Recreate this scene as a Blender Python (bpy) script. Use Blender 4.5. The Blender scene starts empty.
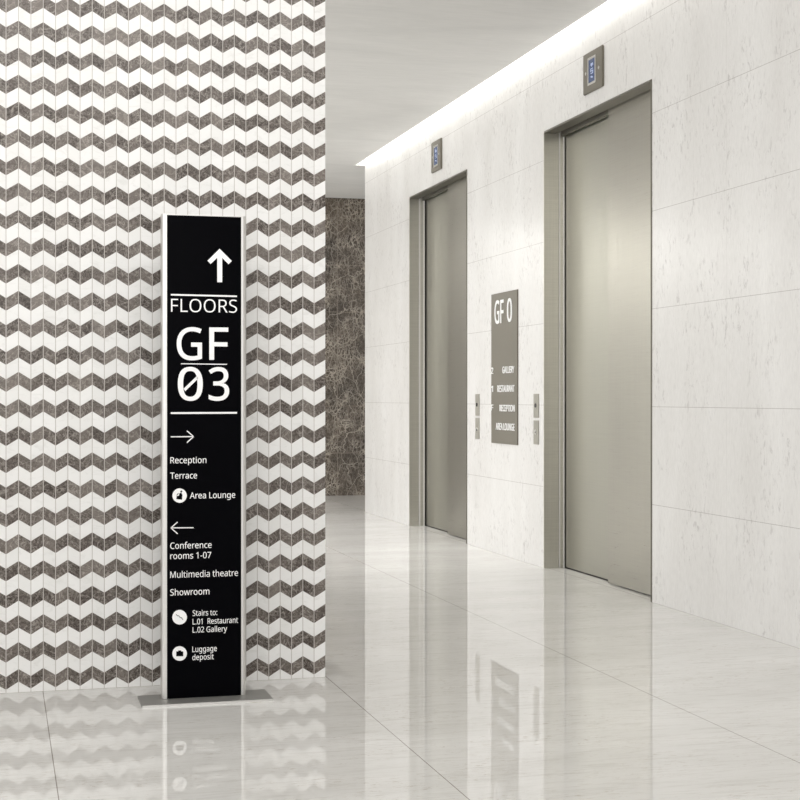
import bpy, bmesh, math, random, os
from mathutils import Vector
random.seed(7)
sc = bpy.context.scene
COL = sc.collection

# ------------------------------------------------------------------ camera model (800 x 800 photograph)
F, CX, CY, H = 1483.0, 400.0, 397.0, 1.1
YAW = math.atan(400 / F)
def ang(px): return YAW + math.atan((px - CX) / F)
def depth(X, Y): return math.sin(YAW) * X + math.cos(YAW) * Y
def x_on_y(px, Y): return Y * math.tan(ang(px))          # where a sight line meets the plane Y
def y_on_x(px, X): return X / math.tan(ang(px))          # where a sight line meets the plane X
def z_of(py, X, Y): return H - (py - CY) * depth(X, Y) / F

cam = bpy.data.cameras.new('camera'); cam.sensor_width = 36; cam.lens = F / 800 * 36
cam.shift_y = -3 / 800; cam.clip_start = 0.05; cam.clip_end = 200
co = bpy.data.objects.new('camera', cam); COL.objects.link(co)
co.location = (0, 0, H); co.rotation_euler = (math.pi / 2, 0, -YAW); sc.camera = co

XR = 3.375      # marble elevator wall
YM = 5.695      # mosaic wall
YB = 16.15      # brown marble wall at the end
ZC = 3.32       # ceiling

# ------------------------------------------------------------------ node helpers
class NT:
    def __init__(s, name):
        s.m = bpy.data.materials.new(name); s.m.use_nodes = True
        s.t = s.m.node_tree; s.b = s.t.nodes['Principled BSDF']; s.tc = s.t.nodes.new('ShaderNodeTexCoord')
    def n(s, typ, **kw):
        o = s.t.nodes.new(typ)
        for k, v in kw.items(): setattr(o, k, v)
        return o
    def l(s, a, b): s.t.links.new(a, b)
    def put(s, sock, v):
        if hasattr(v, 'is_linked') or hasattr(v, 'links'): s.l(v, sock)
        else: sock.default_value = v
    def math(s, op, a, b=None, c=None, clamp=False):
        o = s.n('ShaderNodeMath', operation=op); o.use_clamp = clamp
        s.put(o.inputs[0], a)
        if b is not None: s.put(o.inputs[1], b)
        if c is not None: s.put(o.inputs[2], c)
        return o.outputs[0]
    def mapping(s, scale=(1, 1, 1), rot=(0, 0, 0), vec=None, loc=(0, 0, 0)):
        o = s.n('ShaderNodeMapping'); s.l(vec or s.tc.outputs['Object'], o.inputs['Vector'])
        o.inputs['Scale'].default_value = scale; o.inputs['Rotation'].default_value = rot; o.inputs['Location'].default_value = loc
        return o.outputs[0]
    def noise(s, vec, scale=5, detail=4, rough=.5, dist=0):
        o = s.n('ShaderNodeTexNoise'); s.l(vec, o.inputs['Vector'])
        o.inputs['Scale'].default_value = scale; o.inputs['Detail'].default_value = detail
        o.inputs['Roughness'].default_value = rough; o.inputs['Distortion'].default_value = dist
        return o.outputs['Fac']
    def voro(s, vec, scale, feature='DISTANCE_TO_EDGE'):
        o = s.n('ShaderNodeTexVoronoi', feature=feature); s.l(vec, o.inputs['Vector']); o.inputs['Scale'].default_value = scale
        return o.outputs['Distance']
    def ramp(s, fac, stops):
        o = s.n('ShaderNodeValToRGB'); s.l(fac, o.inputs[0]); e = o.color_ramp.elements
        while len(e) < len(stops): e.new(.5)
        for i, (p, c) in enumerate(stops):
            e[i].position = p; e[i].color = (c, c, c, 1) if isinstance(c, (int, float)) else (*c, 1)
        return o.outputs[0]
    def mix(s, fac, a, b, typ='MIX'):
        o = s.n('ShaderNodeMix', data_type='RGBA', blend_type=typ); s.put(o.inputs[0], fac)
        for k, v in ((6, a), (7, b)):
            if isinstance(v, tuple): o.inputs[k].default_value = (*v, 1) if len(v) == 3 else v
            else: s.l(v, o.inputs[k])
        return o.outputs[2]
    def bump(s, h, strength=.1, dist=.01):
        o = s.n('ShaderNodeBump'); s.l(h, o.inputs['Height']); o.inputs['Strength'].default_value = strength
        o.inputs['Distance'].default_value = dist; s.l(o.outputs[0], s.b.inputs['Normal'])
    def xyz(s):
        o = s.n('ShaderNodeSeparateXYZ'); s.l(s.tc.outputs['Object'], o.inputs[0]); return o.outputs
    def joint(s, coord, start, step, half):     # 1 on a joint line, else 0
        a = s.math('DIVIDE', s.math('SUBTRACT', coord, start), step)
        f = s.math('ABSOLUTE', s.math('SUBTRACT', s.math('FRACT', s.math('ADD', a, .5)), .5))
        return s.math('LESS_THAN', f, half / step)
    def set(s, col=None, rough=None, metal=None, ior=None, spec=None, coat=None, coat_rough=None):
        if col is not None:
            if isinstance(col, tuple): s.b.inputs['Base Color'].default_value = (*col, 1)
            else: s.l(col, s.b.inputs['Base Color'])
        if rough is not None: s.put(s.b.inputs['Roughness'], rough)
        if metal is not None: s.b.inputs['Metallic'].default_value = metal
        if ior is not None: s.b.inputs['IOR'].default_value = ior
        if spec is not None: s.b.inputs['Specular IOR Level'].default_value = spec
        if coat is not None: s.b.inputs['Coat Weight'].default_value = coat
        if coat_rough is not None: s.b.inputs['Coat Roughness'].default_value = coat_rough
        return s.m

def simple(name, col, rough=.5, metal=0, **k): 
    m = NT(name); f = m.noise(m.mapping(), 60, 2)
    c = m.mix(f, tuple(x * .96 for x in col), tuple(min(1, x * 1.04) for x in col))
    return m.set(c, rough, metal, **k)

def brushed(name, col, rough, axis='z', amp=.1, aniso=0, metal=1):
    m = NT(name)
    a = m.noise(m.mapping((4, 4, 700)), 1, 3, .6)       # horizontal hairlines
    b = m.noise(m.mapping((260, 260, 2)), 1, 2, .5)
    c = m.noise(m.mapping((1.2, 1.2, .6)), 1, 2, .5)
    f = m.math('ADD', m.math('MULTIPLY', a, .55), m.math('ADD', m.math('MULTIPLY', b, .2), m.math('MULTIPLY', c, .25)))
    cc = m.ramp(f, [(.3, tuple(x * (1 - amp) for x in col)), (.7, tuple(min(1, x * (1 + amp)) for x in col))])
    r = m.math('MULTIPLY_ADD', a, .12, rough - .06)
    m.set(cc, r, metal)
    m.b.inputs['Anisotropic'].default_value = aniso
    m.bump(a, .03, .001)
    return m.m

def marble_wall():
    m = NT('white_marble_wall'); x, y, z = m.xyz()
    base = m.noise(m.mapping((1, 1, .35)), 2.2, 5, .6, .4)
    c = m.ramp(base, [(.3, (.74, .723, .70)), (.7, (.85, .838, .82))])
    fl = m.noise(m.mapping((1, 1, .48), (.35, 0, 0)), 42, 4, .7, .5)       # short slanting flecks
    patch = m.noise(m.mapping((1, 1, .6)), 5, 2, .5)
    fm = m.math('MULTIPLY', m.ramp(fl, [(.54, 0), (.66, 1)]), m.ramp(patch, [(.42, .1), (.62, 1)]))
    c = m.mix(m.math('MULTIPLY', fm, .48), c, (.33, .30, .29))
    fine = m.noise(m.mapping((1, 1, .3)), 90, 3, .7)
    c = m.mix(.12, c, m.ramp(fine, [(.3, .45), (.7, .95)]))
    jz = m.joint(z, .524, .524, .0013)
    jy = m.math('MULTIPLY', m.joint(y, 6.48, 1.083, .001), .35)
    j = m.math('MAXIMUM', jz, jy)
    c = m.mix(m.math('MULTIPLY', j, .62), c, (.30, .27, .25))
    m.set(c, .22, spec=.35)
    m.bump(m.math('MULTIPLY', j, -1), .2, .001)
    return m.m

def floor_mat():
    m = NT('polished_floor_marble'); x, y, z = m.xyz()
    base = m.noise(m.mapping((.5, 1.6, 1)), 1.6, 5, .6, .6)
    c = m.ramp(base, [(.3, (.72, .71, .685)), (.72, (.83, .82, .80))])
    st = m.noise(m.mapping((.9, 7, 1), (0, 0, .03)), 6, 6, .7, .6)
    c = m.mix(m.math('MULTIPLY', m.ramp(st, [(.5, 0), (.68, 1)]), .28), c, (.42, .39, .35))
    st2 = m.noise(m.mapping((1.6, 8, 1), (0, 0, -.04), loc=(3, 7, 0)), 14, 5, .75, .8)
    patch = m.noise(m.mapping((1, 2, 1)), 2.5, 2, .5)
    c = m.mix(m.math('MULTIPLY', m.math('MULTIPLY', m.ramp(st2, [(.57, 0), (.64, 1)]), m.ramp(patch, [(.35, 0), (.6, 1)])), .7), c, (.42, .36, .29))
    jx = m.joint(x, .155, 1.083, .0016)
    jy = m.joint(y, 13.8, 21.66, .003)  # lone dark line painted where the light on the floor drops off
    j = m.math('MAXIMUM', jx, jy)
    c = m.mix(m.math('MULTIPLY', j, .75), c, (.20, .165, .14))
    r = m.math('MULTIPLY_ADD', m.noise(m.mapping(), 3, 3), .01, .006)
    m.set(c, r, ior=1.45, spec=.20)
    return m.m

def ceiling_mat():
    m = NT('ceiling_plaster')
    a = m.noise(m.mapping((.8, 2.2, 1), (0, 0, .2)), 1.2, 6, .6, .8)
    b = m.noise(m.mapping((1, 5, 1)), 6, 4, .6)
    c = m.mix(.3, m.ramp(a, [(.3, (.70, .695, .67)), (.7, (.80, .79, .765))]), m.ramp(b, [(.3, .68), (.7, .80)]))
    return m.set(c, .6, spec=.2)

def brown_mat():
    m = NT('dark_emperador_marble'); x, y, z = m.xyz()
    d = m.noise(m.mapping(), 3, 5, .6, .5)
    c = m.ramp(d, [(.3, (.03, .022, .016)), (.7, (.10, .078, .058))])
    def veins(scale, rot, w, sh):
        v = m.n('ShaderNodeVectorMath', operation='ADD')
        nz = m.n('ShaderNodeTexNoise'); m.l(m.mapping(loc=(sh, 0, sh)), nz.inputs['Vector']); nz.inputs['Scale'].default_value = 5; nz.inputs['Detail'].default_value = 4
        sc_ = m.n('ShaderNodeVectorMath', operation='SCALE'); m.l(nz.outputs['Color'], sc_.inputs[0]); sc_.inputs['Scale'].default_value = .16
        m.l(m.mapping((1, 1, .55), rot, loc=(sh, 0, 0)), v.inputs[0]); m.l(sc_.outputs[0], v.inputs[1])
        return m.ramp(m.voro(v.outputs[0], scale), [(0, 1), (w, 0)])
    v1 = veins(15, (0, .7, 0), .06, 0); v2 = veins(30, (0, -.7, 0), .12, 3); v3 = veins(6, (0, .9, 0), .02, 6)
    pm = m.ramp(m.noise(m.mapping(), 5, 4, .6), [(.4, .1), (.62, 1)])
    vv = m.math('MAXIMUM', m.math('MULTIPLY', m.math('MAXIMUM', v1, m.math('MULTIPLY', v2, .7)), pm), m.math('MULTIPLY', v3, .8))
    c = m.mix(m.math('MULTIPLY', vv, .85), c, (.58, .52, .44))
    sp = m.noise(m.mapping((1, 1, .7), (0, .6, 0)), 30, 5, .8, 2)
    c = m.mix(m.math('MULTIPLY', m.ramp(sp, [(.5, 0), (.68, 1)]), .5), c, (.42, .37, .31))
    j = m.math('MAXIMUM', m.joint(z, .475, .524, .003), m.joint(x, x_on_y(337.4, YB), 1.05, .003))
    c = m.mix(m.math('MULTIPLY', j, .8), c, (.26, .22, .18))
    return m.set(c, .25, spec=.3)

def tile_mat(dark):
    m = NT('dark_marble_tile' if dark else 'white_marble_tile')
    g = m.n('ShaderNodeNewGeometry'); rnd = g.outputs['Random Per Island']
    off = m.n('ShaderNodeCombineXYZ'); m.l(m.math('MULTIPLY', rnd, 37), off.inputs[0]); m.l(m.math('MULTIPLY', rnd, 91), off.inputs[2])
    v = m.n('ShaderNodeVectorMath', operation='ADD'); m.l(m.tc.outputs['Object'], v.inputs[0]); m.l(off.outputs[0], v.inputs[1]); v = v.outputs[0]
    if dark:
        c = m.ramp(rnd, [(0, (.035, .024, .018)), (.3, (.065, .050, .041)), (.7, (.105, .086, .074)), (1, (.18, .155, .137))])
        f = m.noise(v, 95, 5, .8, .8)
        c = m.mix(m.math('MULTIPLY', m.ramp(f, [(.42, 0), (.62, 1)]), .55), c, (.34, .305, .275))
        vn = m.noise(m.mapping((1, 1, 1), (0, .8, 0), v), 14, 5, .6, 1.6)
        line = m.math('ABSOLUTE', m.math('SUBTRACT', vn, .5))
        c = m.mix(m.math('MULTIPLY', m.ramp(line, [(0, 1), (.022, 0)]), .6), c, (.50, .46, .42))
        f2 = m.noise(v, 48, 4, .7, 0)
        c = m.mix(m.math('MULTIPLY', m.ramp(f2, [(.5, 0), (.75, 1)]), .4), c, (.035, .026, .022))
        return m.set(c, .35, spec=.3)
    c = m.ramp(rnd, [(0, (.84, .835, .82)), (1, (.90, .895, .885))])
    f = m.noise(m.mapping((.7, 1, 1.6), vec=v), 22, 5, .7, 1)
    c = m.mix(m.math('MULTIPLY', m.ramp(f, [(.54, 0), (.72, 1)]), .25), c, (.50, .49, .46))
    return m.set(c, .35, spec=.3)

M = dict(
    wall=marble_wall(), floor=floor_mat(), ceil=ceiling_mat(), brown=brown_mat(),
    td=tile_mat(True), tw=tile_mat(False),
    grout=simple('pale_grout', (.56, .53, .50), .8),
    white=simple('white_paint', (.80, .80, .78), .6, spec=.2),
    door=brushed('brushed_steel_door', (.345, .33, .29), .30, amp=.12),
    jamb=brushed('brushed_steel_lit', (.63, .615, .56), .34, amp=.2),  # frame steel lightened for the light the far jamb catches
    head=brushed('brushed_steel_shaded', (.19, .18, .15), .38, amp=.12),  # same frame steel darkened to paint the shade on head and track
    edge=simple('glint_edge', (.86, .85, .83), .3, .3),  # whitened colour paints the glint of reflected light on the strips
    door2=brushed('brushed_steel_rear_door', (.355, .345, .30), .34, amp=.10),
    trimsteel=brushed('bright_steel_edge', (.72, .71, .67), .25, amp=.05),
    dark=simple('dark_gap', (.02, .018, .015), .6),
    plaque=brushed('taupe_metal_plaque', (.185, .168, .135), .45, amp=.06, metal=.25),
    alu=brushed('brushed_aluminium', (.70, .69, .67), .32, amp=.05),
    base=brushed('brushed_steel_base', (.30, .295, .28), .45, amp=.05, metal=.4),
    panelsteel=brushed('call_panel_steel', (.36, .345, .30), .42, amp=.05, metal=.4),
    black=simple('satin_black_panel', (.0008, .0008, .0016), .3, spec=.03),
    ink=simple('white_lettering', (.95, .95, .95), .5, spec=.2),
    btn=simple('black_lens', (.004, .004, .004), .2),
    blue=simple('blue_display', (.06, .09, .19), .25),
    blue_lit=simple('pale_blue_digit', (.35, .42, .62), .4),
    chrome=simple('polished_chrome', (.75, .74, .72), .15, 1),
)
for k, e, s in (('blue', (.10, .15, .32), .06), ('blue_lit', (.45, .55, .80), .15)):
    b = M[k].node_tree.nodes['Principled BSDF']; b.inputs['Emission Color'].default_value = (*e, 1); b.inputs['Emission Strength'].default_value = s

# ------------------------------------------------------------------ mesh helpers
def bx(bm, x0, x1, y0, y1, z0, z1, mi=0):
    v = [bm.verts.new(p) for p in ((x0, y0, z0), (x1, y0, z0), (x1, y1, z0), (x0, y1, z0), (x0, y0, z1), (x1, y0, z1), (x1, y1, z1), (x0, y1, z1))]
    for q in ((3, 2, 1, 0), (4, 5, 6, 7), (0, 1, 5, 4), (1, 2, 6, 5), (2, 3, 7, 6), (3, 0, 4, 7)):
        bm.faces.new([v[i] for i in q]).material_index = mi
def make(name, bm, mats, parent=None, bevel=0, smooth=False, origin=None):
    me = bpy.data.meshes.new(name)
    if bevel: bmesh.ops.bevel(bm, geom=bm.edges[:], offset=bevel, segments=2, affect='EDGES')
    if origin is None and parent is not None: origin = parent.location
    if origin is not None: bmesh.ops.translate(bm, verts=bm.verts[:], vec=-Vector(origin))
    bmesh.ops.recalc_face_normals(bm, faces=bm.faces[:])
    bm.to_mesh(me); bm.free()
    for m in (mats if isinstance(mats, (list, tuple)) else [mats]): me.materials.append(m)
    if smooth:
        for p in me.polygons: p.use_smooth = True
    o = bpy.data.objects.new(name, me); COL.objects.link(o)
    if parent is not None: o.parent = parent
    elif origin is not None: o.location = origin
    return o
def box(name, b, mat, parent=None, bevel=0, **k):
    bm = bmesh.new(); bx(bm, *b); return make(name, bm, mat, parent, bevel, **k)
def empty(name, loc, label=None, cat=None, group=None, kind=None):
    o = bpy.data.objects.new(name, None); COL.objects.link(o); o.location = loc; o.empty_display_size = .1
    tag(o, label, cat, group, kind); return o
def tag(o, label=None, cat=None, group=None, kind=None):
    for k, v in (('label', label), ('category', cat), ('group', group), ('kind', kind)):
        if v: o[k] = v
    return o
def prism(bm, pts, mapf, d0, d1):        # 2-D outline extruded from depth d0 to d1
    a = [bm.verts.new(mapf(p[0], p[1], d0)) for p in pts]; b = [bm.verts.new(mapf(p[0], p[1], d1)) for p in pts]
    n = len(pts); bm.faces.new(a); bm.faces.new(b[::-1])
    for i in range(n): bm.faces.new((a[i], b[i], b[(i + 1) % n], a[(i + 1) % n]))
def stroke(p, q, w):
    dx, dy = q[0] - p[0], q[1] - p[1]; L = math.hypot(dx, dy); nx, ny = -dy / L * w / 2, dx / L * w / 2
    return [(p[0] + nx, p[1] + ny), (q[0] + nx, q[1] + ny), (q[0] - nx, q[1] - ny), (p[0] - nx, p[1] - ny)]

# ------------------------------------------------------------------ text
FONT = None                      # Blender's own bundled humanist sans; the built-in font if it is missing
try:
    FONT = bpy.data.fonts.load(os.path.join(bpy.utils.system_resource('DATAFILES', path='fonts'), 'NotoSansHebrew-Regular.woff2'))
except Exception:
    FONT = None
def text_mesh(s, weight=0.0, spacing=1.0, res=6):
    cu = bpy.data.curves.new('tmp_text', 'FONT'); cu.body = s
    if FONT: cu.font = FONT
    cu.size = 1; cu.offset = weight; cu.space_character = spacing
    cu.resolution_u = res; cu.fill_mode = 'BOTH'; cu.extrude = .5
    o = bpy.data.objects.new('tmp_text', cu); COL.objects.link(o)
    dg = bpy.context.evaluated_depsgraph_get(); me = bpy.data.meshes.new_from_object(o.evaluated_get(dg))
    bpy.data.objects.remove(o); bpy.data.curves.remove(cu)
    me.materials.clear()
    return me
_cap = {}
def capH(weight):
    if weight not in _cap:
        me = text_mesh('H', weight); ys = [v.co.y for v in me.vertices]; _cap[weight] = (min(ys), max(ys)); bpy.data.meshes.remove(me)
    return _cap[weight]
def text(name, s, u0, u1, v0, cap, mapf, d0, d1, mat, parent, weight=0.0, spacing=1.0, fit=None, label=None):
    """writes s so that its ink spans u0..u1 and its capitals stand from v0 to v0+cap; mapf(u, v, depth) -> world"""
    me = text_mesh(s, weight, spacing); lo, hi = capH(weight)
    xs = [v.co.x for v in me.vertices]; a, b = min(xs), max(xs)
    if fit == 'y':
        ys = [v.co.y for v in me.vertices]; lo, hi = min(ys), max(ys)
    su = (u1 - u0) / (b - a); sv = cap / (hi - lo)
    o0 = parent.location
    for v in me.vertices:
        t = v.co.z + .5
        v.co = Vector(mapf(u0 + (v.co.x - a) * su, v0 + (v.co.y - lo) * sv, d0 + (d1 - d0) * t)) - o0
    bm = bmesh.new(); bm.from_mesh(me); bmesh.ops.recalc_face_normals(bm, faces=bm.faces[:]); bm.to_mesh(me); bm.free()
    me.name = name; me.materials.append(mat)
    o = bpy.data.objects.new(name, me); COL.objects.link(o); o.parent = parent
    if label: o['label'] = label
    return o

# ================================================================== THE SETTING
box('floor', (-6, 9, -6, YB, -.1, 0), M['floor'])['kind'] = 'structure'

D = [(y_on_x(652, XR), y_on_x(544, XR)), (y_on_x(467.2, XR), y_on_x(409.6, XR))]   # door openings, near and far
ZD = 2.804
YE = 13.8                                                                            # far end of elevator wall
bm = bmesh.new()
w0, w1 = XR, XR + .35; top = ZC + .25
cuts = [-4, D[0][0], D[0][1], D[1][0], D[1][1], YE]
bx(bm, w0, w1, cuts[0], cuts[1], 0, top); bx(bm, w0, w1, cuts[2], cuts[3], 0, top); bx(bm, w0, w1, cuts[4], cuts[5], 0, top)
bx(bm, w0, w1, cuts[1], cuts[2], ZD, top); bx(bm, w0, w1, cuts[3], cuts[4], ZD, top)
tag(make('wall_right', bm, M['wall']), 'white flecked marble elevator wall in large slabs', kind='structure')

# ceiling: slab with a light slot along the elevator wall
XS = 3.287
bm = bmesh.new()
bx(bm, -6, XS - .02, -6, YE + .05, ZC, ZC + .2); bx(bm, -6, XS, YE + .05, YB + .1, ZC, ZC + .2)
bx(bm, XS, 9, YE + .05, YB + .1, ZC, ZC + .2)
ceil = make('ceiling', bm, M['ceil']); ceil['kind'] = 'structure'
bm = bmesh.new()
bx(bm, XS - .02, XS, -4, YE + .05, ZC - .001, ZC + .20)              # lip of the slot
bx(bm, XS, XR + .36, YE + .03, YE + .05, ZC - .001, ZC + .20)
bx(bm, XS - .02, XR + .36, -4, YE + .05, ZC + .25, ZC + .27)         # its roof
tag(make('trim_1', bm, M['white']), 'white edge of the light slot along the elevator wall', kind='structure')

# mosaic wall: every tile a raised lozenge in one mesh
XM = x_on_y(325.3, YM); CW = .04485; PER = .1005; AMP = .0262; DK = .0468; G = .0014
bm = bmesh.new(); TH = .0008
bx(bm, -2.4, XM - .001, YM + TH, YM + .30, 0, ZC, 0)
ncol = 78
def clipz(p, lo, hi):                         # clip polygon (x,z) to lo<=z<=hi
    for sgn, lim in ((1, lo), (-1, -hi)):
        out = []
        for i in range(len(p)):
            a, b = p[i], p[(i + 1) % len(p)]; da, db = sgn * a[1] - lim, sgn * b[1] - lim
            if da >= 0: out.append(a)
            if (da >= 0) != (db >= 0):
                t = da / (da - db); out.append((a[0] + (b[0] - a[0]) * t, a[1] + (b[1] - a[1]) * t))
        p = out
        if len(p) < 3: return None
    return p
Z0 = .0871
for c in range(ncol):
    xr = XM - c * CW; xl = xr - CW
    hl, hr = (-AMP, 0) if c % 2 == 0 else (0, -AMP)      # last column rises towards the corner
    for k in range(-1, 34):
        for mi, (a, b) in ((1, (Z0 - DK, Z0)), (2, (Z0 - PER, Z0 - DK))):
            a += k * PER; b += k * PER
            g2 = .0004
            p = [(xl + G, a + hl + g2), (xr - (G if c else 0), a + hr + g2), (xr - (G if c else 0), b + hr - g2), (xl + G, b + hl - g2)]
            p = clipz(p, .0015, ZC)
            if not p: continue
            f = [bm.verts.new((q[0], YM, q[1])) for q in p]; r = [bm.verts.new((q[0], YM + TH + .001, q[1])) for q in p]
            bm.faces.new(f).material_index = mi
            for i in range(len(p)):
                bm.faces.new((f[i], r[i], r[(i + 1) % len(p)], f[(i + 1) % len(p)])).material_index = mi
tag(make('wall_left', bm, [M['grout'], M['td'], M['tw']]), 'wall of brown and white chevron marble mosaic', kind='structure')

tag(box('wall_back', (-6, 9, YB, YB + .2, 0, ZC + .1), M['brown']), 'dark brown veined marble wall at the end of the corridor', kind='structure')
box('reflector_wall', (-6, 1.5, YB - .06, YB, 0, ZC), M['white'])['kind'] = 'structure'  # unseen white panel added for the steel doors to reflect

# ================================================================== ELEVATORS
X1, X2 = 3.462, 3.516                        # planes of front and back panel
for i, (ya, yb) in enumerate(D):
    side = ('nearer elevator door of two brushed steel panels', 'farther elevator door of two brushed steel panels')[i]
    r = empty('door_%d' % (i + 1), (XR, (ya + yb) / 2, 0), side, kind='structure')
    t = .012; px = XR - .004
    # far jamb: wide brushed face, strip with a painted glint, groove, second face
    bm = bmesh.new()
    s0, s1, s2, s3 = ((3.474, 3.482, 3.503, 3.511), (3.455, 3.468, 3.494, 3.506))[i]
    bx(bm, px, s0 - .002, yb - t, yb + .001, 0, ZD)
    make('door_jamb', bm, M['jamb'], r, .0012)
    for q in ((s0, s1), (s2, s3)):
        bm = bmesh.new(); bx(bm, q[0], q[1], yb - t - .002, yb, 0, ZD - .006)
        make('glint_strip', bm, M['edge'], r, .001)
    bm = bmesh.new(); bx(bm, s1, s2, yb - t + .002, yb + .001, 0, ZD - .006)
    make('return_strip', bm, M['jamb'], r)
    bm = bmesh.new(); bx(bm, s3 + .001, 3.55, yb - .004, yb + .05, 0, ZD - .006)
    make('door_gap', bm, M['dark'], r)
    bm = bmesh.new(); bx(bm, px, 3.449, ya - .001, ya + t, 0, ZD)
    make('door_jamb', bm, M['head'], r, .0012)  # near jamb takes the steel darkened for shade
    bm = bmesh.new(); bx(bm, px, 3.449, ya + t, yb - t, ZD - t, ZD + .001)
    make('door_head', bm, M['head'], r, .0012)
    bm = bmesh.new(); bx(bm, 3.449, 3.462, ya + t, yb - t, ZD - .008, ZD + .02); bx(bm, 3.478, 3.500, ya + t, yb - .035, ZD - .030, ZD + .02)
    make('door_track', bm, M['head'], r, .001)
    ys = y_on_x((608, 447.6)[i], X1)
    bm = bmesh.new(); bx(bm, X2, X2 + .03, ys - .05, yb - .002, .006, ZD + .04)
    make('door_panel', bm, M['door2'], r, .0015)
    bm = bmesh.new(); bx(bm, X1 + .003, X1 + .026, ys, ys + .003, .006, ZD - .001); make('edge_strip', bm, M['dark'], r)  # narrow dark strip down the leading edge of the front panel
    bm = bmesh.new(); bx(bm, X2 - .006, X2 + .03, ya + t, yb - t, -.002, .002); make('sill_strip', bm, M['dark'], r)  # flat dark strip along the foot of the rear panel
    bm = bmesh.new(); bx(bm, X1, X1 + .030, ya + .001, ys, .006, ZD - .001)
    make('door_panel', bm, M['door'], r, .003)
    bm = bmesh.new(); bx(bm, 3.55, 3.58, ya, yb, 0, ZD)
    make('shaft_lining', bm, M['dark'], r)

# ================================================================== TOTEM
YT = 5.395
def on(px, Y=YT): return x_on_y(px, Y)
xl, xr_ = on(161.6), on(245.8); bl, br = on(166.9), on(241.1)
xc = (xl + xr_) / 2
ztop = z_of(215.5, on(200), YT); zb = .012
tot = empty('directory_totem', (xc, YT + .02, 0), 'tall black floor directory sign with aluminium sides standing before the chevron wall', 'sign')
bm = bmesh.new(); bx(bm, x_on_y(142.3, 5.300), x_on_y(273.3, 5.300), 5.300, 5.485, 0, .008); bm.faces.ensure_lookup_table(); bm.faces[2].material_index = 1; make('base_plate', bm, [M['base'], M['alu']], tot)  # front face in brighter metal paints a highlight along the edge
def profile(x0, x1, outer):
    bm = bmesh.new(); n = 6; d = .052; pts = []
    w = x1 - x0
    # rounded outer front and back corner
    rr = min(w, .010)
    if outer > 0:
        pts = [(x0, 0), (x0, d)] + [(x1 - rr + rr * math.sin(a), d - rr + rr * math.cos(a)) for a in [math.pi / 2 * k / n for k in range(n + 1)]] \
            + [(x1 - rr + rr * math.cos(a), rr - rr * math.sin(a)) for a in [math.pi / 2 * k / n for k in range(n + 1)]]
    else:
        pts = [(x1, 0), (x1, d)] + [(x0 + rr - rr * math.sin(a), d - rr + rr * math.cos(a)) for a in [math.pi / 2 * k / n for k in range(n + 1)]] \
            + [(x0 + rr - rr * math.cos(a), rr - rr * math.sin(a)) for a in [math.pi / 2 * k / n for k in range(n + 1)]]
    cl = []
    for p in pts:
        if not cl or (abs(p[0] - cl[-1][0]) + abs(p[1] - cl[-1][1])) > 1e-6: cl.append(p)
    prism(bm, cl, lambda u, v, z: (u, YT - .003 + v, z), .009, ztop + .002)
    return make('side_profile', bm, M['alu'], tot)
profile(xl, bl, -1); profile(br, xr_, 1)
bm = bmesh.new(); bx(bm, bl, br, YT, YT + .046, .009, ztop - .0015); make('sign_panel', bm, M['black'], tot)
bm = bmesh.new(); bx(bm, bl, br, YT - .001, YT + .047, ztop - .0015, ztop + .001); make('top_cap', bm, M['alu'], tot)

def mt(u, v, d): return (u, YT - d, v)            # sign plane
def zp(py, px): return z_of(py, on(px), YT)
IN = M['ink']
def tl(s, p0, p1, base, cap, **k):
    u0, u1 = on(p0), on(p1); z = zp(base, (p0 + p1) / 2); h = cap * depth(u0, YT) / F
    return text('lettering', s, u0, u1, z, h, mt, 0, .0006, IN, tot, **k)
def shape(name, polys, mat=IN, d0=0, d1=.0006, parent=None, label=None):
    bm = bmesh.new()
    for p in polys: prism(bm, [(on(a), zp(b, a)) for a, b in p], mt, d0, d1)
    o = make(name, bm, mat, parent or tot, origin=tot.location)
    if label: o['label'] = label
    return o
shape('arrow', [[(219.6, 248.7), (231.8, 261.0), (228.6, 264.3), (222.2, 257.9), (222.2, 282.2), (217.2, 282.2), (217.2, 257.8), (210.6, 264.0), (207.4, 260.7)]])
shape('divider_line', [[(170.8, 293.9), (237, 295.5), (237, 297.1), (170.8, 295.5)]])
tl('FLOORS', 171.0, 237.0, 312.2, 13.0, weight=-.004)
tl('G', 176.7, 202.0, 359.9, 32.5, weight=.007); tl('F', 209.2, 228.3, 359.9, 32.5, weight=.007)
shape('divider_line', [[(180.9, 363.3), (227, 363.9), (227, 364.8), (180.9, 364.2)]])
# 0 with a slash, then 3
u = lambda p: on(p)
def big(s, p0, p1, base, cap):
    return text('lettering', s, on(p0), on(p1), zp(base, 200), cap * depth(on(200), YT) / F, mt, 0, .0006, IN, tot, weight=.007, fit='y')
big('0', 177.8, 202.8, 400.9, 34); big('3', 208.6, 229.2, 400.9, 34)
shape('slash', [[(183.6, 388.6), (196.6, 376.2), (198.2, 378.6), (185.2, 391.2)]])
shape('divider_line', [[(170.7, 412.2), (237, 411.9), (237, 413.7), (170.7, 414.0)]])
def thin(p, tip, ends):
    ps = [stroke(p, tip, 1.0)] + [stroke(tip, e, 1.0) for e in ends]
    return ps
shape('arrow', thin((170.7, 436.8), (193.6, 436.6), [(186.9, 430.8), (186.9, 442.6)]))
tl('Reception', 170.3, 206.4, 463.2, 6.2, weight=.003)
tl('Terrace', 170.3, 197.0, 478.6, 6.2, weight=.003)
tl('Area Lounge', 189.8, 235.2, 498.2, 6.2, weight=.003)
shape('arrow', thin((193.6, 527.7), (170.9, 527.9), [(177.6, 522.0), (177.6, 533.8)]))
tl('Conference', 170.2, 211.6, 548.4, 6.3, weight=.003)
tl('rooms 1-07', 170.2, 211.2, 558.6, 6.3, weight=.003)
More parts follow.
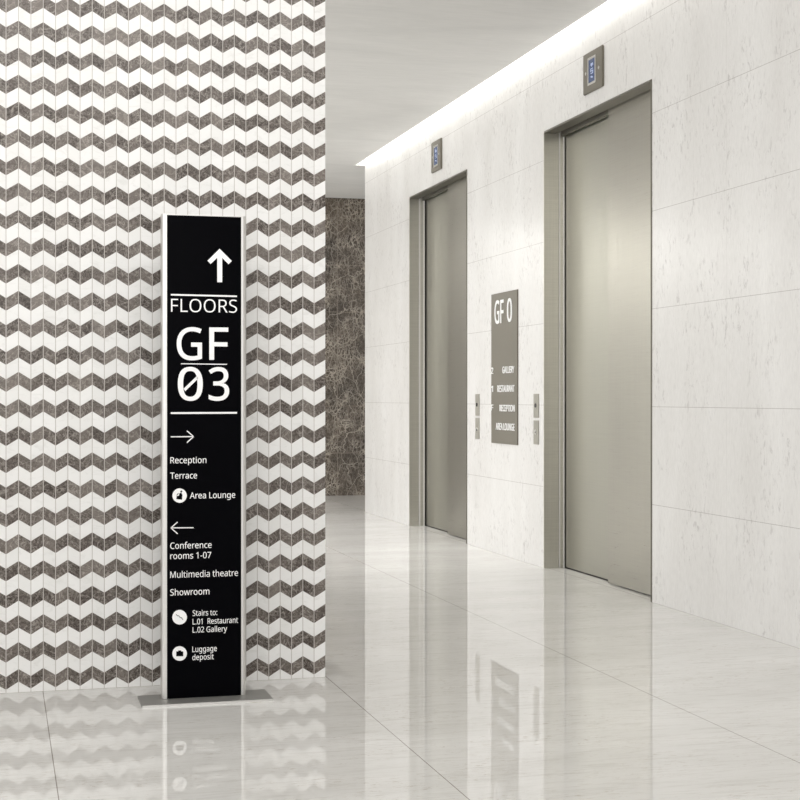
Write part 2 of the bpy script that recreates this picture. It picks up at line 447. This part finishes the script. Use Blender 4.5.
tl('Multimedia theatre', 170.2, 238.0, 576.9, 6.4, weight=0.0)
tl('Showroom', 170.2, 209.4, 595.0, 6.4, weight=.003)
tl('Stairs to:', 192.6, 217.2, 615.5, 5.6, weight=.003)
tl('L.01  Restaurant', 192.6, 238.0, 623.6, 5.6, weight=.003)
tl('L.02 Gallery', 192.6, 227.0, 632.0, 5.6, weight=.003)
tl('Luggage', 192.3, 216.8, 651.6, 5.6, weight=.003)
tl('deposit', 192.3, 213.8, 659.7, 5.6, weight=.003)
def disc(cx, cy, r):
    return shape('pictogram_disc', [[(cx + r * math.cos(a), cy + r * math.sin(a)) for a in [2 * math.pi * k / 40 for k in range(40)]]])
def sub(parent, polys):
    return shape('symbol', polys, M['black'], .0006, .0010, parent)
d1 = disc(179.6, 495.6, 7.2)
sub(d1, [[(176.4, 499.2), (176.6, 496.0), (179.0, 495.6), (179.2, 493.6), (181.2, 492.4), (182.4, 495.0), (182.0, 499.6)],
         [(180.0, 491.6), (181.4, 490.4), (182.4, 491.4), (181.2, 492.6)], stroke((176.6, 495.4), (178.4, 493.2), .7)])
d2 = disc(179.6, 617.2, 7.3)
sub(d2, [stroke((176.0, 614.2), (177.6, 616.0), .6), stroke((177.6, 615.8), (179.0, 615.8), .6), stroke((178.8, 615.8), (180.2, 617.8), .6),
         stroke((180.0, 617.6), (181.6, 617.6), .6), stroke((181.4, 617.6), (183.0, 620.0), .6)])
d3 = disc(179.6, 653.5, 7.3)
sub(d3, [[(176.2, 651.4), (183.2, 651.4), (183.2, 656.2), (176.2, 656.2)], [(178.2, 650.4), (181.2, 650.4), (181.2, 651.4), (178.2, 651.4)]])

# ================================================================== THINGS ON THE ELEVATOR WALL
def yw(px, X=XR): return y_on_x(px, X)
def wz(py, px, X=XR): return z_of(py, X, y_on_x(px, X))
def mw(u, v, d): return (XR - d, -u, v)               # wall plane, u runs to the right (towards -Y)
def pl(ya, yb, za, zb, d0, d1): return (XR - d1, XR - d0, min(ya, yb), max(ya, yb), min(za, zb), max(za, zb))

# plaque
TP = .008; XP = XR - TP
ya, yb = yw(491.2, XP), yw(517.2, XP); za, zb_ = wz(294.7, 491.2, XP), wz(442.8, 491.2, XP)
pq = empty('floor_plaque', (XR, (ya + yb) / 2, zb_), 'tall taupe metal plaque lettered GF 0 on the wall between the elevators', 'sign')
bm = bmesh.new(); bx(bm, *pl(ya, yb, za, zb_, 0, TP)); make('plate', bm, M['plaque'], pq, .0015)
def pt(s, p0, p1, top_, bot, **k):
    XF = XP
    u0, u1 = -yw(p0, XF), -yw(p1, XF); pm = (p0 + p1) / 2
    z1, z0 = wz(top_, pm, XF), wz(bot, pm, XF)
    return text('lettering', s, u0, u1, z0, z1 - z0, mw, TP, TP + .003, IN, pq, **k)
pt('GF', 494.8, 503.8, 300.2, 323.4, weight=.01)
pt('0', 507.3, 512.1, 298.0, 322.0, weight=.01, fit='y')
pt('2', 491.35, 493.4, 367.6, 373.8, weight=.01); pt('GALLERY', 502.6, 514.3, 366.3, 373.0, weight=.01)
pt('1', 491.5, 493.2, 385.8, 391.9, weight=.01); pt('RESTAURANT', 497.6, 514.6, 385.2, 391.9, weight=.01)
pt('F', 491.35, 493.4, 404.6, 410.4, weight=.01); pt('RECEPTION', 499.8, 514.9, 404.9, 411.4, weight=.01)
pt('AREA LOUNGE', 496.1, 514.7, 423.3, 430.2, weight=.01)

# call panels (a pair beside each elevator)
def call_plate(p0, p1, t, b, bpy_, black, label):
    X = XR - .004
    ya, yb = yw(p0, X), yw(p1, X); pm = (p0 + p1) / 2
    z1, z0 = wz(t, pm, X), wz(b, pm, X)
    e = empty('call_panel', (XR, (ya + yb) / 2, z0), label, 'call panel', 'steel call panels beside the elevators')
    bm = bmesh.new(); bx(bm, *pl(ya, yb, z0, z1, -.002, .004)); make('plate', bm, M['panelsteel'], e, .001)
    yc = (ya + yb) / 2; zc = wz(bpy_, pm, X)
    yc = (ya + yb) / 2 + (ya - yb) * .08
    if black:
        bm = bmesh.new(); s = .020
        prism(bm, [(-yc + s * .85 * math.cos(a), zc + .014 * math.sin(a)) for a in [2 * math.pi * k / 24 for k in range(24)]], mw, .004, .006)
        make('key_switch', bm, M['btn'], e)
    else:
        bm = bmesh.new(); s = .018
        prism(bm, [(-yc + s * math.cos(a), zc + s * .9 * math.sin(a)) for a in [2 * math.pi * k / 24 for k in range(24)]], mw, .004, .0065)
        bt = make('call_button', bm, M['alu'], e)
        bm = bmesh.new(); prism(bm, [(-yc - .010, zc - .008), (-yc + .010, zc - .008), (-yc, zc + .010)], mw, .0065, .0072)
        make('arrow_mark', bm, M['dark'], bt, origin=e.location)
call_plate(533.4, 538.5, 393.8, 417.8, 405.6, True, 'upper steel panel with black key switch between plaque and nearer elevator')
call_plate(533.4, 538.5, 420.4, 444.4, 432.0, False, 'lower steel panel with call button between plaque and nearer elevator')
call_plate(475.3, 479.1, 394.0, 415.7, 404.7, True, 'upper steel panel with black key switch between farther elevator and plaque')
call_plate(475.3, 479.1, 417.9, 438.9, 429.6, False, 'lower steel panel with call button between farther elevator and plaque')

# floor indicators over the doors
def indicator(p0, p1, tl_, bl_, thick, disp, scr, label):
    X = XR - thick
    ya, yb = yw(p0, X), yw(p1, X); z1, z0 = wz(tl_, p0, X), wz(bl_, p0, X)
    e = empty('floor_indicator', (XR, (ya + yb) / 2, z0), label, 'floor indicator', 'floor indicators over the elevator doors')
    bm = bmesh.new(); bx(bm, *pl(ya, yb, z0, z1, 0, thick)); make('plate', bm, M['plaque'], e, .004)
    d0, d1, dt, db = disp
    ca, cb = yw(d0, X), yw(d1, X); c1, c0 = wz(dt, d0, X), wz(db, d0, X); m = .014
    bm = bmesh.new()
    for q in ((ca + m, ca, c0 - m, c1 + m), (cb, cb - m, c0 - m, c1 + m), (ca, cb, c1, c1 + m), (ca, cb, c0 - m, c0)):
        bx(bm, *pl(q[0], q[1], q[2], q[3], thick - .001, thick + .004))
    make('display_bezel', bm, M['chrome'], e)
    bm = bmesh.new(); bx(bm, *pl(ca, cb, c0, c1, thick - .001, thick + .0015)); dd = make('display', bm, M['blue'], e)
    bm = bmesh.new(); w = ca - cb; h = c1 - c0
    def mark(fu, fv, su, sv):
        y = ca - w * fu; z = c0 + h * fv
        bx(bm, *pl(y + w * su / 2, y - w * su / 2, z - h * sv / 2, z + h * sv / 2, thick + .0015, thick + .0025))
    # small up chevron, digit and lower mark in pale segments
    for a in ((.5, .80, .34, .05), (.38, .75, .14, .05), (.62, .75, .14, .05), (.5, .72, .12, .10),
              (.5, .58, .36, .035), (.34, .51, .10, .13), (.66, .45, .10, .13), (.5, .49, .30, .03), (.5, .38, .36, .035),
              (.42, .24, .22, .05), (.55, .20, .22, .05)): mark(*a)
    make('display_digit', bm, M['blue_lit'], dd, origin=e.location)
    for sp, sy in scr:
        yc = yw(sp, X); zc = wz(sy, sp, X); s = .011
        bm = bmesh.new(); prism(bm, [(-yc + s * math.cos(a), zc + s * math.sin(a)) for a in [2 * math.pi * k / 20 for k in range(20)]], mw, thick, thick + .004)
        make('screw', bm, M['chrome'], e, .0012)
indicator(583.0, 602.0, 55.7, 95.9, .014, (589.0, 595.2, 60.6, 83.5), ((586.2, 73.8), (599.1, 67.4)), 'steel floor indicator with blue display above the nearer elevator door')
indicator(431.1, 440.7, 143.2, 173.6, .014, (434.4, 438.0, 148.0, 165.6), ((432.7, 157.4), (439.3, 153.8)), 'steel floor indicator with blue display above the farther elevator door')

# ================================================================== LIGHT
glow = NT('lit_diffuser'); glow.set((.9, .9, .88), .6)
glow.b.inputs['Emission Color'].default_value = (1, .985, .95, 1); glow.b.inputs['Emission Strength'].default_value = 3.5
bm = bmesh.new(); bx(bm, XS + .002, XR - .002, -3.9, YE + .025, ZC + .07, ZC + .09)
tag(make('light_strip', bm, glow.m), 'long white light strip recessed along the ceiling edge above the elevators', 'light')
def area(name, loc, sx, sy, power, rot=(0, 0, 0), col=(1, .985, .96), spread=math.pi):
    l = bpy.data.lights.new(name, 'AREA'); l.shape = 'RECTANGLE'; l.size = sx; l.size_y = sy; l.energy = power; l.color = col; l.spread = spread
    o = bpy.data.objects.new(name, l); COL.objects.link(o); o.location = loc; o.rotation_euler = rot
    return o
area('facade_daylight', (-3.2, 11.8, 1.6), 2.6, 8.0, 104, (0, -math.pi / 2, 0), (.985, .99, 1))
area('corridor_fill', (1.9, 11.2, ZC - .02), 1.6, 5.0, 32, (0, 0, 0), (1, .99, .975), math.radians(95))  # added fill without a fixture, brightens the corridor floor
area('reflector_wash', (-.4, YB - .35, ZC - .02), 3.0, .12, 44, (math.radians(12), 0, 0), spread=math.radians(100))  # added lamp on the unseen white panel, gives the doors a bright band
area('lobby_fill', (-.6, -1.4, 2.3), 3.0, 1.6, 50, (math.radians(82), 0, 0), (1, .99, .975))  # added frontal fill, lifts the lower mosaic and the sign
area('mosaic_wash_light', (.2, 3.1, ZC - .08), 3.6, .5, 46, (math.radians(56), 0, 0), (1, .99, .975))
w = bpy.data.worlds.new('daylit_lobby'); w.use_nodes = True; sc.world = w
w.node_tree.nodes['Background'].inputs[0].default_value = (1, .99, .97, 1)
w.node_tree.nodes['Background'].inputs[1].default_value = .95

sc.view_settings.view_transform = 'Standard'; sc.view_settings.look = 'None'
sc.view_settings.gamma = 1; sc.view_settings.exposure = .35
sc.view_settings.use_curve_mapping = False
